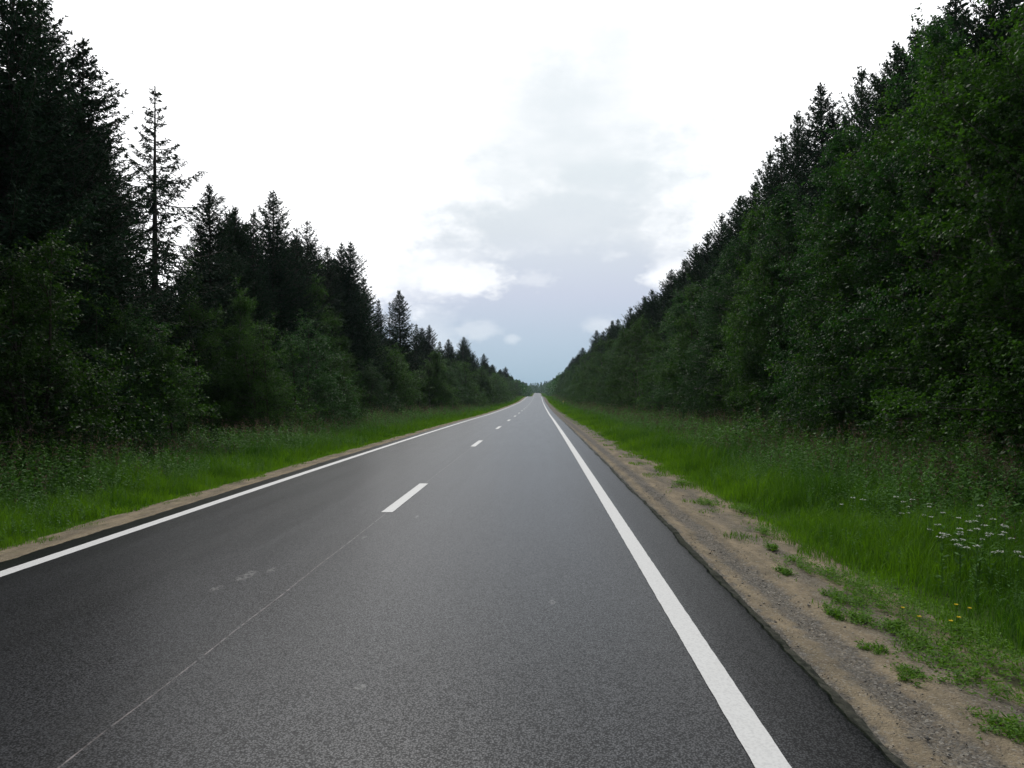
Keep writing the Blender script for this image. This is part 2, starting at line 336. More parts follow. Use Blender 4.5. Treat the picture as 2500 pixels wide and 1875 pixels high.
def strip(name, x0, x1, y0, y1, lift, label, wob=.0, seed=9):
    ys = np.concatenate([[y0], ry[(ry > y0 + .01) & (ry < y1 - .01)], [y1]])
    a = np.interp(ys, ry, rz) + lift; ox = np.interp(ys, ry, rxo)
    n = wob * fnoise(ys, ys * 0, seed, 30, 2); n2 = wob * fnoise(ys, ys * 0, seed + 1, 30, 2)
    X = np.stack([x0 + ox + n, x1 + ox + n2], 1); mb = MB(); grid(mb, X, np.stack([ys, ys], 1), np.stack([a, a], 1))
    o = mb.build(name, M['paint'], road); o['label'] = label; return o
strip('edge_line', .895, 1.045, -50, 1300, .004, 'solid white edge line along the right side of the road', .002)
strip('edge_line', -4.71, -4.56, -50, 1300, .004, 'solid white edge line along the left side of the road', .002)
k = 0
for yc in np.arange(-1.3, 700, 12.0):
    if yc < 4: continue
    strip('centre_dash', -2.075, -1.925, yc - 1.5, yc + 1.5, .004, 'white dash on the centre of the road', .002)

def shoulder(name, xs, zs, seed, label):
    ys = np.concatenate([np.arange(-60, 1, 3.0), np.arange(1, 16, .06), np.arange(16, 60, .4), np.arange(60, 1300, 5.0)])
    X = np.repeat(np.array(xs)[None], len(ys), 0); Y = np.repeat(ys[:, None], len(xs), 1)
    Z = zc(Y) + np.array(zs)[None] + .010 * fnoise(X, Y, seed, 3.5, 4) + .006 * fnoise(X, Y, seed + 1, 17, 3)
    Z[:, 0] = zc(ys) + zs[0]; Z[:, -1] = zc(ys) - .30
    mb = MB(); grid(mb, X + xo(Y), Y, Z); return struct(mb.build(name, M['sand'], smooth=True), label)
xr = np.concatenate([[1.50], np.arange(1.56, 3.21, .05), [3.3]]); zr = np.interp(xr, [1.5, 1.7, 1.92, 2.1, 2.9, 3.3], [-.11, -.085, -.105, -.085, -.135, -.2])
shoulder('shoulder', xr, zr, 20, 'sandy gravel shoulder along the right edge of the asphalt')
xl = np.concatenate([[-6.05], np.arange(-6.0, -4.99, .05), [-4.98]])[::-1]; zl = np.interp(xl, [-6.05, -5.6, -5.0], [-.17, -.09, -.07])
shoulder('shoulder', xl, zl, 30, 'narrow sandy shoulder along the left edge of the asphalt')

# ------------------------------------------------------------------ trees
def branch_path(p0, d0, L, k, sag, rng, wig=.06):
    d0 = d0 / np.linalg.norm(d0); s = np.linspace(0, 1, k)[:, None]
    P = p0 + d0 * L * s + np.array([0, 0, 1.]) * L * sag * s ** 2
    P[1:] += rng.normal(0, wig * L / k, (k - 1, 3)); return P
def broadleaf(h, Rr, base, nclump, per, leaf, seed, stems=1, matl='broadleaf', bark='bark', top=.55):
    """tapered trunk(s) with limbs; leaf sprays carried in clumps at the limb ends"""
    r = np.random.default_rng(seed); tk = MB(); cr = MB()
    nl = int(46 + 14 * stems); cl = []
    for s in range(stems):
        off = r.normal(0, .25 if stems > 1 else 0, 2); lean = r.normal(0, .10 if stems > 1 else .03, 2)
        hh = h * (.93 if s == 0 else r.uniform(.7, .92)); z = np.linspace(-.3, hh, 12)
        P = np.stack([off[0] + lean[0] * z + .08 * np.sin(z * .9 + s), off[1] + lean[1] * z + .08 * np.sin(z * .7 + 1 + s), z], 1)
        rad = (.0085 * h + .01) * (1 - z.clip(0) / hh) ** .8 / math.sqrt(stems) + .010
        tube(tk, P, rad, 8)
        for k in range(nl // stems):
            t = r.uniform(0, 1) ** .9; zz = base + (hh - base) * t * .96
            p0 = np.array([np.interp(zz, z, P[:, 0]), np.interp(zz, z, P[:, 1]), zz])
            a = k * 2.4 + r.normal(0, .4); lob = 1 + .22 * math.sin(2 * a + seed) + .16 * math.sin(3 * a + 2 * seed + t * 5)
            prof = (min(1, t / .16 + .55)) * (max(0.02, 1 - t) ** top)
            L = Rr * lob * prof * r.uniform(.72, 1.12); up = .15 + .75 * t
            bp = branch_path(p0, np.array([math.cos(a), math.sin(a), up]), L, 6, -.12, r)
            tube(tk, bp, np.linspace(.22, .05, 6) * rad[0] + .004, 5)
            m = max(2, int(nclump / nl * (.35 + L / Rr)))
            for q in range(m):
                f = r.uniform(.25, 1.0) ** .6; c = np.array([np.interp(f, np.linspace(0, 1, 6), bp[:, i]) for i in range(3)])
                c = c + r.normal(0, .13 * L + .10, 3) * [1, 1, .75]; cl.append(c)
        cl.append(P[-1] + [0, 0, .1]); 
        for q in range(8): cl.append(P[-1] + r.normal(0, .22, 3) * [1, 1, 1.4])
    C = np.array(cl); C = C[C[:, 2] > .35]; n = len(C)
    ctint = r.uniform(0, 1, n) * .5
    # each clump: 4 twigs with leaves along
    tw = 4; out = C - np.array([0, 0, h * .35]); out[:, 2] *= .35; out = unit(out)
    D = unit(out[:, None] * .8 + r.normal(0, .65, (n, tw, 3)) + [0, 0, .05]); L = r.uniform(.22, .5, (n, tw))
    m = per // tw; f = (np.arange(m) + r.uniform(0, 1, (n, tw, m))) / m
    B = C[:, None, None] + D[:, :, None] * (L[:, :, None] * f)[..., None]; B[..., 2] -= (.25 * L[:, :, None] * f ** 2)
    B = B + r.normal(0, .03, B.shape)
    A = unit(D[:, :, None] * .5 + r.normal(0, .6, B.shape) + [0, 0, -.35])
    Nn = unit(r.normal(0, .55, B.shape) + [0, 0, 1.])
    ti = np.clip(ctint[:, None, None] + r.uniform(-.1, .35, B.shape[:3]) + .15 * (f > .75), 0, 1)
    sz = leaf * r.uniform(.65, 1.25, B.shape[:3]).ravel()
    leaves(cr, B.reshape(-1, 3), A.reshape(-1, 3), Nn.reshape(-1, 3), sz, sz * .68, ti.ravel())
    return tk.mesh('trunk', M[bark], True), cr.mesh('crown', M[matl])
def conifer(h, Rr, base, seed, whorl=.30, nb=7, droop=.35, up=.55, dens=1.0, power=.8, tw=.42, matl='spruce', hang=.5, keep=1.0, twn=.028, prune=0):
    r = np.random.default_rng(seed); tk = MB(); cr = MB()
    z = np.linspace(-.3, h, 14); bend = r.normal(0, .05, 2)
    ax = lambda q: np.stack([bend[0] * np.sin(q * .35), bend[1] * np.sin(q * .3 + 1), q], -1)
    tube(tk, ax(z), (.0095 * h + .02) * (1 - z.clip(0) / h) ** .85 + .008, 8)
    Bs, As, Ns, Ls, Ts = [], [], [], [], []
    zz = base; w0 = 0
    while zz < h - .12:
        t = (zz - base) / (h - base); w0 += 1; nearTop = (h - zz)
        n = max(4, int(round(nb * (1.0 if t < .85 else .7))))
        lobz = 1 + .18 * math.sin(zz * 2.3 + seed)
        for k in range(n):
            if r.uniform() > keep: continue
            a = k * 2 * math.pi / n + w0 * 1.3 + r.normal(0, .2)
            L = min(Rr * max(.03, 1 - t) ** power, .10 + nearTop * .50) * r.uniform(.66, 1.12) * lobz * (1 + .12 * math.sin(a * 2 + seed)) * min(1, .6 + t * 3)
            if r.uniform() < prune: L *= .45
            el = -droop * .6 + (up + droop * .6) * t
            d0 = np.array([math.cos(a), math.sin(a), el]); p0 = ax(np.array(zz + r.normal(0, .05)))
            s = np.linspace(0, 1, 7)[:, None]; d0 = d0 / np.linalg.norm(d0)
            P = p0 + d0 * L * s + np.array([0, 0, 1.]) * L * (-droop * .55 * np.sin(s * 2.6) * (1 - t) + .30 * s ** 3 * (.4 + droop))
            tube(tk, P, np.linspace(.012 + .007 * L, .004, 7), 4)
            m = max(5, int(L / .058 * dens)); f = np.sort(r.uniform(.12 if dens > .7 else .25, 1.02, m)); f[-1] = 1.0
            B0 = np.stack([np.interp(f, s[:, 0], P[:, i]) for i in range(3)], 1); T = unit(np.gradient(P, axis=0)); Tb = np.stack([np.interp(f, s[:, 0], T[:, i]) for i in range(3)], 1)
            side = unit(np.cross(Tb, [0, 0, 1.])) * r.choice([-1, 1], m)[:, None]
            tl = tw * (.35 + .65 * (1 - f)) * np.clip(L / (.55 * Rr), .3, 1.1) * r.uniform(.5, 1.2, m)
            D = unit(Tb * .75 + side * r.uniform(.2, 1.0, m)[:, None] + np.array([0, 0, 1.]) * (r.normal(-.10, .25, m) - hang * r.uniform(0, 1, m) * (1 - t))[:, None])
            j = 5; g = (np.arange(j) / j)[None, :, None]
            Bb = B0[:, None] + D[:, None] * tl[:, None, None] * g; Bb[..., 2] -= (hang * .5 * tl[:, None] * g[..., 0] ** 2)
            Aa = unit(D[:, None] + r.normal(0, .55, (m, j, 3)) + [0, 0, -.15 * hang + .12 * up])
            Bs.append(Bb.reshape(-1, 3)); As.append(Aa.reshape(-1, 3)); Ns.append(r.normal(0, 1, (m * j, 3)))
            Ls.append(np.repeat(np.maximum(.09, tl / j * 1.9), j) * r.uniform(.7, 1.2, m * j)); Ts.append(np.clip(np.repeat(r.uniform(0, .8, m), j) + g[None, :, :, 0].repeat(m, 1).reshape(-1)[:m * j] * .2, 0, 1))
        zz += whorl * r.uniform(.7, 1.3) * (1.0 if t < .8 else .8)
    # leader
    q = np.linspace(h - .6, h + .05, 16); Bb = np.repeat(ax(q), 3, 0); m = len(Bb)
    Bs.append(Bb); As.append(unit(r.normal(0, .6, (m, 3)) + [0, 0, .9])); Ns.append(r.normal(0, 1, (m, 3))); Ls.append(np.full(m, .10)); Ts.append(np.full(m, .4))
    B = np.concatenate(Bs); L = np.concatenate(Ls)
    leaves(cr, B, np.concatenate(As), np.concatenate(Ns), L * 1.05, np.maximum(twn * 1.2, L * (.34 if dens > 1.05 else .2)), np.concatenate(Ts), .1)
    return tk.mesh('trunk', M['bark'], True), cr.mesh('crown', M[matl])

V = {}
# tall broadleaf (right wall), bushy young broadleaf (left wall)
V['tallA'] = (10, broadleaf(10, 2.9, .3, 1250, 52, .072, 1, 2, 'broadleaf'))
V['tallB'] = (10, broadleaf(10, 2.6, .3, 1200, 52, .068, 2, 1, 'broadleaf_cool'))
V['tallC'] = (10, broadleaf(10, 3.1, .4, 1250, 52, .070, 3, 3, 'broadleaf', 'pale_bark'))
V['tallD'] = (10, broadleaf(10, 2.4, .5, 1100, 52, .064, 4, 1, 'broadleaf_cool', 'pale_bark', .5))
V['bushA'] = (5, broadleaf(5, 1.9, .15, 760, 60, .054, 11, 3, 'broadleaf'))
V['bushB'] = (5, broadleaf(5, 2.1, .15, 800, 60, .052, 12, 4, 'broadleaf_cool'))
V['bushC'] = (5, broadleaf(5, 1.6, .15, 700, 60, .056, 13, 2, 'broadleaf', 'bark', .6))
V['birch'] = (8, broadleaf(8, 1.6, .5, 800, 56, .055, 14, 1, 'broadleaf', 'pale_bark', .5))
V['spruceA'] = (12, conifer(12, 3.3, .6, 21, .19, 10, .38, .50, 1.3, .62, .52))
V['spruceB'] = (12, conifer(12, 2.9, .5, 22, .20, 9, .30, .50, 1.3, .66, .46))
V['spruceC'] = (12, conifer(12, 2.5, .5, 23, .22, 9, .35, .55, 1.2, .70, .42))
V['spruceD'] = (12, conifer(12, 2.9, .8, 24, .25, 8, .45, .55, 1.2, .58, .52, 'spruce', .8, .85))
V['thin'] = (12.6, conifer(12.6, 3.7, 2.2, 25, .31, 6, .42, .42, 1.7, .88, .46, 'spruce', 1.7, .84, .028, .20))
V['pineA'] = (14, conifer(14, 2.8, 1.5, 31, .23, 8, .05, 1.35, 1.25, .50, .46, 'pine', .0, .85, .032, .12))
V['pineB'] = (14, conifer(14, 2.8, 1.0, 32, .21, 8, .10, 1.15, 1.35, .52, .44, 'pine', .1, .9, .030, .08))
used = {}
NAMES = {'tall': ('deciduous_tree', 'deciduous tree'), 'bush': ('young_tree', 'young tree'), 'birc': ('birch_tree', 'birch tree'), 'spru': ('spruce_tree', 'spruce tree'), 'thin': ('spruce_tree', 'spruce tree'), 'pine': ('pine_tree', 'pine tree')}
def tree(kind, x, y, h, label, group=None, wide=1.0, rz=None, seed=None):
    rr = np.random.default_rng(int(abs(x * 91 + y * 37) * 10) % 99991 if seed is None else seed)
    h0, (tm, cm) = V[kind]; s = h / h0; nm, cat = NAMES[kind[:4]]
    o = empty(nm, (x, y, float(gz(x, y)) - .02), rr.uniform(0, 6.28) if rz is None else rz, (s * wide, s * wide, s))
    for name, me in (('trunk', tm), ('crown', cm)):
        c = bpy.data.objects.new(name, me); col.objects.link(c); c.parent = o
    tag(o, label, cat, group); return o
def ray(u, v):
    """photo pixel (in the 2212 wide view) -> world direction"""
    d = CR @ np.array([(u - 1106) / 1520, (829.5 - v) / 1520, -1.]); return d
def tree_at(kind, u, v, X, label, group=None, wide=1.0, rz=None):
    d = ray(u, v); k = X / d[0]; y = d[1] * k; top = EYE + d[2] * k
    return tree(kind, X, y, top - float(gz(X, y)), label, group, wide, rz)

# --- left side, back row of conifers (nearest first)
LG = 'dark conifers standing along the left side'
for a in (
 ('spruceA', 20, -70, -12.8, 'huge dark spruce at the left edge, its top cut off by the frame', 1.05),
 ('spruceA', 84, -12, -13.6, 'tall dense spruce whose thin leader touches the top of the photo at left', .9),
 ('spruceB', 178, 92, -12.4, 'dense dark spruce on the right shoulder of the big left spruce mass', 1.02),
 ('thin', 336, 192, -14.0, 'lone see-through spruce with bare trunk and drooping ragged branches against white sky', 1.2),
 ('spruceB', 455, 402, -14.2, 'dense dark spruce right beside the see-through spruce', 1.0),
 ('pineB', 506, 446, -15.0, 'blunt dark conifer between the dense spruce and the slim pointed one', .9),
 ('spruceC', 548, 458, -14.4, 'thin-topped conifer just left of the sharp spruce spire', .85),
 ('spruceB', 592, 414, -14.6, 'sharp spruce spire standing above its neighbours mid left', 1.0),
 ('spruceD', 640, 492, -14.0, 'ragged low conifer right of the sharp spruce spire', .9),
 ('spruceD', 664, 476, -14.6, 'ragged conifer with spreading upturned top twigs, mid left', .9),
 ('spruceC', 708, 532, -14.4, 'narrow spruce left of the pair of close spires above the column birch', 1.0),
 ('spruceB', 736, 526, -14.6, 'left one of two close spruce spires behind the column shaped birch', .9),
 ('spruceB', 755, 524, -14.2, 'right one of two close spruce spires behind the column shaped birch', 1.1),
 ('spruceC', 785, 600, -14.0, 'spruce sloping down at the end of the tall left conifer block', 1.2),
 ('spruceC', 818, 648, -14.2, 'small spruce left of the isolated trio in the left treeline gap', .9),
 ('thin', 842, 652, -14.5, 'thin sparse spruce in the middle of the isolated trio', .8),
 ('spruceB', 864, 628, -14.2, 'neat layered spruce, tallest of the isolated trio in the left treeline', 1.1),
 ('spruceC', 899, 700, -14.0, 'short spruce directly right of the isolated trio', 1.0),
 ('spruceB', 928, 703, -13.6, 'pointed spruce past the isolated trio, above rounded bushes', 1.0),
 ('spruceC', 950, 738, -13.6, 'low dark spruce before the twin distant spruces on the left', 1.1),
 ('spruceA', 968, 732, -13.8, 'left one of the twin broad distant spruces on the left', .9),
 ('spruceA', 1002, 727, -13.4, 'right one of the twin broad distant spruces on the left', 1.0),
 ('spruceB', 1022, 762, -13.4, 'small distant spruce just past the twin broad spruces on the left', 1.1),
 ('spruceB', 1045, 764, -13.2, 'distant spruce top halfway down the last left slope', 1.1),
 ('pineA', 1092, 792, -12.6, 'loose bushy pine standing out of the far left treeline near the road end', 1.5),
): tree_at(a[0], a[1], a[2], a[3], a[4], LG, a[5])
r = np.random.default_rng(77)
y = -8.0    # left filler conifers behind the front ones, kept low where the sky shows between trees
while y < 95:
    for X0 in (-16.2, -18.8):
        xx_ = X0 + r.uniform(-.8, .8); u = 1166 + xx_ / max(y, 1) * 1520
        ratio = .28 if 205 < u < 415 else (.50 if 415 <= u < 450 else (.60 if u < 205 else r.uniform(.58, .68)))
        if 775 < u < 900: ratio = .38
        tree(r.choice(['spruceB', 'spruceC', 'spruceD', 'spruceA']), xx_, y + r.uniform(-.6, .6), 1.9 - xx_ * ratio if y > 5 else 11, 'dark spruce deep in the shade behind the left front conifers', 'spruces deeper in the left wood', 1.15 if ratio > .4 else 1.5)
    y += r.uniform(2.4, 3.4)
for yy, xx, hh in ((6, -11.5, 12), (2, -12, 13), (10.5, -12.5, 12.5), (-3, -12, 12), (14, -16, 12), (-6, 13, 14), (0, 13.5, 14)):
    tree('spruceA' if xx < 0 else 'pineB', xx, yy, hh, 'tall conifer beyond the edge of the photo on the %s side' % ('left' if xx < 0 else 'right'), 'conifers beside the viewer')
y = 92.0
while y < 330:
    tree(r.choice(['spruceA', 'spruceB', 'spruceC', 'spruceD']), -13.5 - r.uniform(-.6, 2.6), y, r.uniform(8.3, 11.2), 'distant dark spruce in the far left treeline' , 'distant spruces of the left treeline', 1.15)
    y += r.uniform(2.6, 4.2)

# --- left side, front row of young broadleaf trees
BG = 'young broadleaf trees in front of the left conifers'
for a in (
 ('bushA', 45, 488, -9.3, 'bright green young tree at the left edge in front of the huge dark spruce', 1.15),
 ('bushC', 120, 640, -9.6, 'low green tree just right of the bright one at the left edge', 1.2),
 ('bushB', 243, 648, -9.8, 'dark rounded young tree under the big spruce mass at left', 1.1),
 ('bushC', 338, 678, -9.4, 'leafy young tree standing below the see-through spruce', 1.25),
 ('birch', 442, 558, -11.2, 'tall slender young tree below the dense spruce, left of the wide bushes', 1.0),
 ('birch', 492, 610, -11.0, 'green pointed young tree between slender tree and wide bright bush', 1.1),
 ('bushA', 555, 690, -9.8, 'dark bushy young tree left of the widest bush in the left row', 1.1),
 ('bushB', 655, 688, -9.8, 'wide green bush with the lightest top in the left front row', 1.15),
 ('bushA', 728, 752, -9.4, 'low bush on the right flank of the widest bush at left', 1.0),
 ('birch', 692, 594, -12.0, 'column shaped birch with pale green rounded top before dark spires', 1.1),
 ('birch', 742, 655, -11.6, 'lower shoulder tree leaning against the column shaped birch', 1.1),
 ('bushB', 800, 775, -9.8, 'dark low bush beneath the isolated spruce trio', 1.1),
 ('bushA', 840, 740, -10.8, 'mid green bush in front of the isolated spruce trio', 1.2),
 ('bushC', 890, 752, -10.2, 'rounded tree right below the short spruce past the trio', 1.3),
 ('bushA', 930, 768, -10.2, 'rounded tree where the left row starts to shrink with distance', 1.3),
): tree_at(a[0], a[1], a[2], a[3] * 1.12, a[4], BG, a[5] * .92)
y = 4.0
while y < 60:
    tree(r.choice(['bushA', 'bushB', 'bushC']), -12.4 - r.uniform(0, 1.0), y, r.uniform(3.0, 3.9), 'low leafy bush in the shade behind the left front row', 'shaded bushes of the left wood', 1.2)
    y += r.uniform(2.6, 3.6)
y = 70.0
while y < 330:
    kd = str(r.choice(['bushA', 'bushB', 'bushC', 'birch', 'tallB', 'tallD'])); st_ = 'before the second crest' if y > 190 else 'past the isolated spruce trio'
    tree(kd, -10.8 - r.uniform(-.4, 1.0), y, r.uniform(4.8, 8.0), 'distant %s of the left front row, %s' % ({'b': 'low bushy tree', 't': 'taller rounded tree'}[kd[0]] if kd != 'birch' else 'slender birch', st_), 'distant broadleaf trees of the left row', 1.15)
    y += r.uniform(2.3, 3.4) * (1 + y / 500)

# --- right side, back row of pines and spruces
RG = 'dark conifers rising behind the right leafy wall'
for a in (
 ('pineB', 2140, -60, 13.6, 'dark conifer behind the leafy wall at the top right corner', 1.1),
 ('spruceB', 2058, 2, 13.8, 'dark conifer cut by the top edge near the top right corner', 1.2),
 ('pineA', 2020, 40, 14.4, 'bushy dark pine just left of the conifer cut by the top edge', 1.1),
 ('pineB', 1980, 62, 14.0, 'tall dark pine between the top right group and the separate slim pines', 1.0),
 ('pineB', 1937, 98, 14.0, 'dark pine at the right of the bright notch in the right skyline', 1.1),
 ('pineB', 1908, 165, 14.2, 'narrow pine in the bright notch of the right skyline', .6),
 ('pineA', 1860, 146, 14.4, 'slim upright pine standing clear against white sky on the right', .85),
 ('pineB', 1828, 250, 14.4, 'small pine between the slim upright pine and the pointed spruce', .8),
 ('spruceB', 1777, 186, 14.6, 'pointed dark spruce with layered branches on the right skyline', .95),
 ('spruceC', 1800, 240, 14.8, 'lower spruce tucked against the right flank of the pointed spruce', 1.1),
 ('pineA', 1722, 242, 14.6, 'shaggy pine left of the pointed spruce on the right skyline', .9),
 ('spruceD', 1690, 292, 14.4, 'ragged conifer stepping down left of the shaggy pine', 1.0),
 ('pineA', 1664, 328, 14.4, 'small topped pine lower on the right slope of trees', .9),
 ('pineB', 1632, 394, 14.2, 'dark conifer midway down the right skyline slope', 1.2),
 ('pineB', 1600, 425, 14.0, 'rounded dark pine below the middle of the right skyline', 1.3),
 ('pineA', 1560, 462, 14.0, 'small pine with pointed crest on the lower right skyline', 1.1),
 ('pineB', 1530, 505, 14.0, 'dense dark pine on the lower right skyline', 1.3),
 ('pineA', 1504, 528, 13.8, 'pine where the right skyline turns greener', 1.1),
 ('pineB', 1478, 562, 13.8, 'short dark pine on the right before the slope levels', 1.2),
 ('spruceB', 1450, 584, 13.6, 'spruce tip above green crowns on the right', 1.1),
 ('pineB', 1408, 626, 13.4, 'dark bushy pine crest far down the right slope', 1.2),
 ('pineB', 1392, 640, 13.6, 'second dark pine crest directly behind the far bushy one', 1.2),
 ('pineA', 1362, 664, 13.4, 'loose pine crest on the far right slope', 1.3),
 ('pineB', 1335, 690, 13.4, 'dark far pine near the small white cloud on the right', 1.3),
 ('spruceB', 1290, 714, 13.0, 'dark pointed tree just right of the small white cloud', 1.2),
): tree_at(a[0], a[1], a[2], a[3], a[4], RG, a[5])
y = 2.0
while y < 110:
    tree(r.choice(['pineB', 'spruceB', 'spruceC', 'spruceA']), 16.8 + r.uniform(0, 2), y, r.uniform(10.5, 13), 'dark conifer deep in the shade of the right wood', 'conifers deeper in the right wood', 1.2)
    y += r.uniform(3, 4.5)
y = 14.0
while y < 125:
    xx_ = 15.6 + r.uniform(-.5, .8); u = 1166 + xx_ / y * 1520
    tree(r.choice(['pineB', 'pineA', 'spruceA', 'spruceB']), xx_, y, (.86 if u < 1650 else .84 if u < 1700 or u > 1990 else .68 if 1870 < u < 1930 else .80) * xx_ + 1.6 + r.uniform(-.5, .5), 'dark conifer filling the gaps behind the right leafy wall', 'conifers deeper in the right wood', 1.25)
    y += r.uniform(2.2, 3.4)
y = 130.0
while y < 330:
    tree(r.choice(['pineB', 'pineA', 'spruceA', 'spruceB']), 13.4 + r.uniform(-.4, 2), y, r.uniform(12.5, 16), 'distant dark conifer in the far right treeline', 'distant conifers of the right treeline', 1.25)
    y += r.uniform(3, 4.6)
# --- right side, leafy front wall
WG = 'broadleaf trees forming the right leafy wall'
for a in (
 ('tallA', 2420, -20, 9.6, 'broadleaf tree beyond the right edge of the photo', 1.0),
 ('tallC', 2270, -130, 9.9, 'darkest leafy tree filling the right edge of the photo', 1.05),
 ('tallA', 2165, -70, 9.7, 'big leafy tree with light green top at the upper right', 1.05),
 ('tallB', 2055, 20, 9.9, 'dark leafy tree left of the big light topped one', 1.0),
 ('tallC', 1955, 135, 9.9, 'leafy tree below the bright notch in the right skyline', 1.0),
 ('tallD', 1888, 215, 9.8, 'narrow leafy tree between the notch tree and the slim pine', 1.2),
 ('tallA', 1850, 275, 10.2, 'green crown in front of the slim upright pine', .95),
 ('tallD', 1795, 330, 9.6, 'leafy tree in front of the pointed dark spruce', 1.15),
 ('tallB', 1735, 372, 10.0, 'bluish green crown in front of the shaggy pine', 1.0),
 ('tallA', 1690, 410, 9.8, 'broad green crown in the middle of the right wall', .95),
 ('tallC', 1640, 470, 9.6, 'leafy tree right of the dark recess in the right wall', .95),
 ('tallD', 1600, 495, 9.9, 'rounded crown on the middle of the right slope', 1.1),
 ('tallB', 1560, 560, 9.4, 'leafy column bulging towards the road midway along the right wall', 1.05),
 ('tallA', 1525, 590, 9.8, 'green crown just past the bulging column', 1.0),
 ('tallD', 1492, 610, 9.8, 'fresh green tree past the middle of the right wall', 1.15),
 ('tallB', 1455, 645, 9.6, 'leafy column whose foliage reaches down to the grass on the right', 1.1),
 ('tallA', 1430, 660, 9.8, 'light green leafy tree far along the right wall', 1.0),
 ('tallC', 1400, 690, 9.6, 'small looking leafy tree far along the right wall', 1.0),
): tree_at(a[0], a[1], a[2], a[3], a[4], WG, a[5])
for yy in (-5, -1, 3.2, 7): tree('tallA' if yy % 2 else 'tallC', 9.8, yy, 10, 'broadleaf tree beyond the right edge of the photo', WG)
y = 3.0
while y < 66:
    tree(r.choice(['tallB', 'tallD', 'tallA']), 12.6 + r.uniform(-.4, .8), y, r.uniform(8.2, 9.8), 'leafy tree in the second row behind the right wall', 'second row of the right wood', 1.1)
    y += r.uniform(3.0, 4.2)
y = 10.0
while y < 60:
    tree(r.choice(['bushA', 'bushB', 'bushC']), 8.9 + r.uniform(-.3, .9), y, r.uniform(2.2, 3.6), 'low leafy bush at the foot of the right wall of trees', 'bushes at the foot of the right wall')
    y += r.uniform(3.0, 5.0)
y = 69.0
while y < 330:
    kd = str(r.choice(['tallA', 'tallB', 'tallC', 'tallD'])); st_ = 'beyond the marker post' if y > 150 else 'this side of the marker post'
    tree(kd, 10.0 + r.uniform(-.5, .7), y, r.uniform(8.6, 10.8), 'distant %s tree in the right wall, %s' % ({'A': 'broad leafy', 'B': 'bluish leafy', 'C': 'wide pale barked', 'D': 'narrow leafy'}[kd[-1]], st_), 'distant broadleaf trees of the right wall', 1.05)
    y += r.uniform(2.8, 4.0) * (1 + y / 600)

# --- far wood past 330 m: one mass
def far_wood():
    r = np.random.default_rng(5); mb = MB(); L = []
    y = 333.0
    while y < 1010:
        L.append((-11 + r.uniform(-1, 1), y, r.uniform(6, 8.5), 0)); L.append((-15 + r.uniform(-1, 1), y, r.uniform(9.5, 12), 1))
        L.append((10.6 + r.uniform(-1, 1), y, r.uniform(9, 12), 0)); L.append((14.5 + r.uniform(-1, 1), y, r.uniform(12, 16), 1))
        y += 4 + y / 200
    L = [(x + float(xo(y)), y, h, k) for x, y, h, k in L]
    for x in np.arange(-190, 120, 4.2):
        for q in range(2): L.append((x + r.uniform(-2, 2), 1060 + q * 12 + r.uniform(-3, 3) + .05 * x, r.uniform(8, 11.5), int(r.integers(0, 2))))
    for x, y, h, k in L:
        n = 320; g0 = float(gz(x, y)); t = r.uniform(0, 1, n); a = r.uniform(0, 6.28, n)
        prof = (1 - t) ** .8 * 2.1 if k else np.sqrt(np.clip(1 - (2 * t - .9) ** 2 * .8, .03, 1)) * 2.6
        rad = prof * r.uniform(.5, 1.05, n) * (1 + .25 * np.sin(3 * a + x)); c = np.stack([x + rad * np.cos(a), y + rad * np.sin(a), g0 + .2 + t * h], 1)
        o = np.stack([np.cos(a), np.sin(a), r.normal(0, .4, n) - .3 * k], 1)
        leaves(mb, c, o + r.normal(0, .5, (n, 3)), r.normal(0, 1, (n, 3)), r.uniform(.5, 1.1, n), r.uniform(.35, .8, n), np.clip(r.uniform(0, 1, n) * (.35 if k else 1), 0, 1))
    return mb
tag(far_wood().build('distant_forest', M['broadleaf_cool']), 'distant mass of dark trees closing both sides and the end of the road', 'forest', kind='stuff')

# ------------------------------------------------------------------ grass and weeds
def blades(n, xs, ys, hts, width, seed, tint, mb, lean=.35):
    r = np.random.default_rng(seed); z = gz(xs, ys) - .02
    z = np.where((xs > 1.5) & (xs < 3.25), np.maximum(z, zc(ys) + np.interp(xs, xr, zr) - .012), z)
    z = np.where((xs > -6.0) & (xs < -5.0), np.maximum(z, zc(ys) + np.interp(xs, xl[::-1], zl[::-1]) - .012), z)
    a = r.uniform(0, 6.28, n); q = r.uniform(0, 6.28, n); ln = r.uniform(.1, 1, n) * lean
    S = np.stack([np.cos(a), np.sin(a), 0 * a], 1) * width[:, None] * .5; D = np.stack([np.cos(q), np.sin(q), 0 * q], 1)
    b = np.stack([xs, ys, z], 1); h = hts[:, None]
    m = b + D * h * ln[:, None] * .3 + np.array([0, 0, .58]) * h; t = b + D * h * ln[:, None] + np.array([0, 0, .96]) * h * (1 - .25 * ln[:, None])
    Vv = np.stack([b - S, b + S, m + S * .8, m - S * .8, t], 1); k = np.arange(n)[:, None] * 5
    mb.add(Vv, f4=k + [[0, 1, 2, 3]], f3=k + [[3, 2, 4]], tint4=tint, tint3=np.clip(tint + .15, 0, 1))
def scatter(r, n, x0, x1, y0, y1): return r.uniform(x0, x1, n), r.uniform(y0, y1, n)
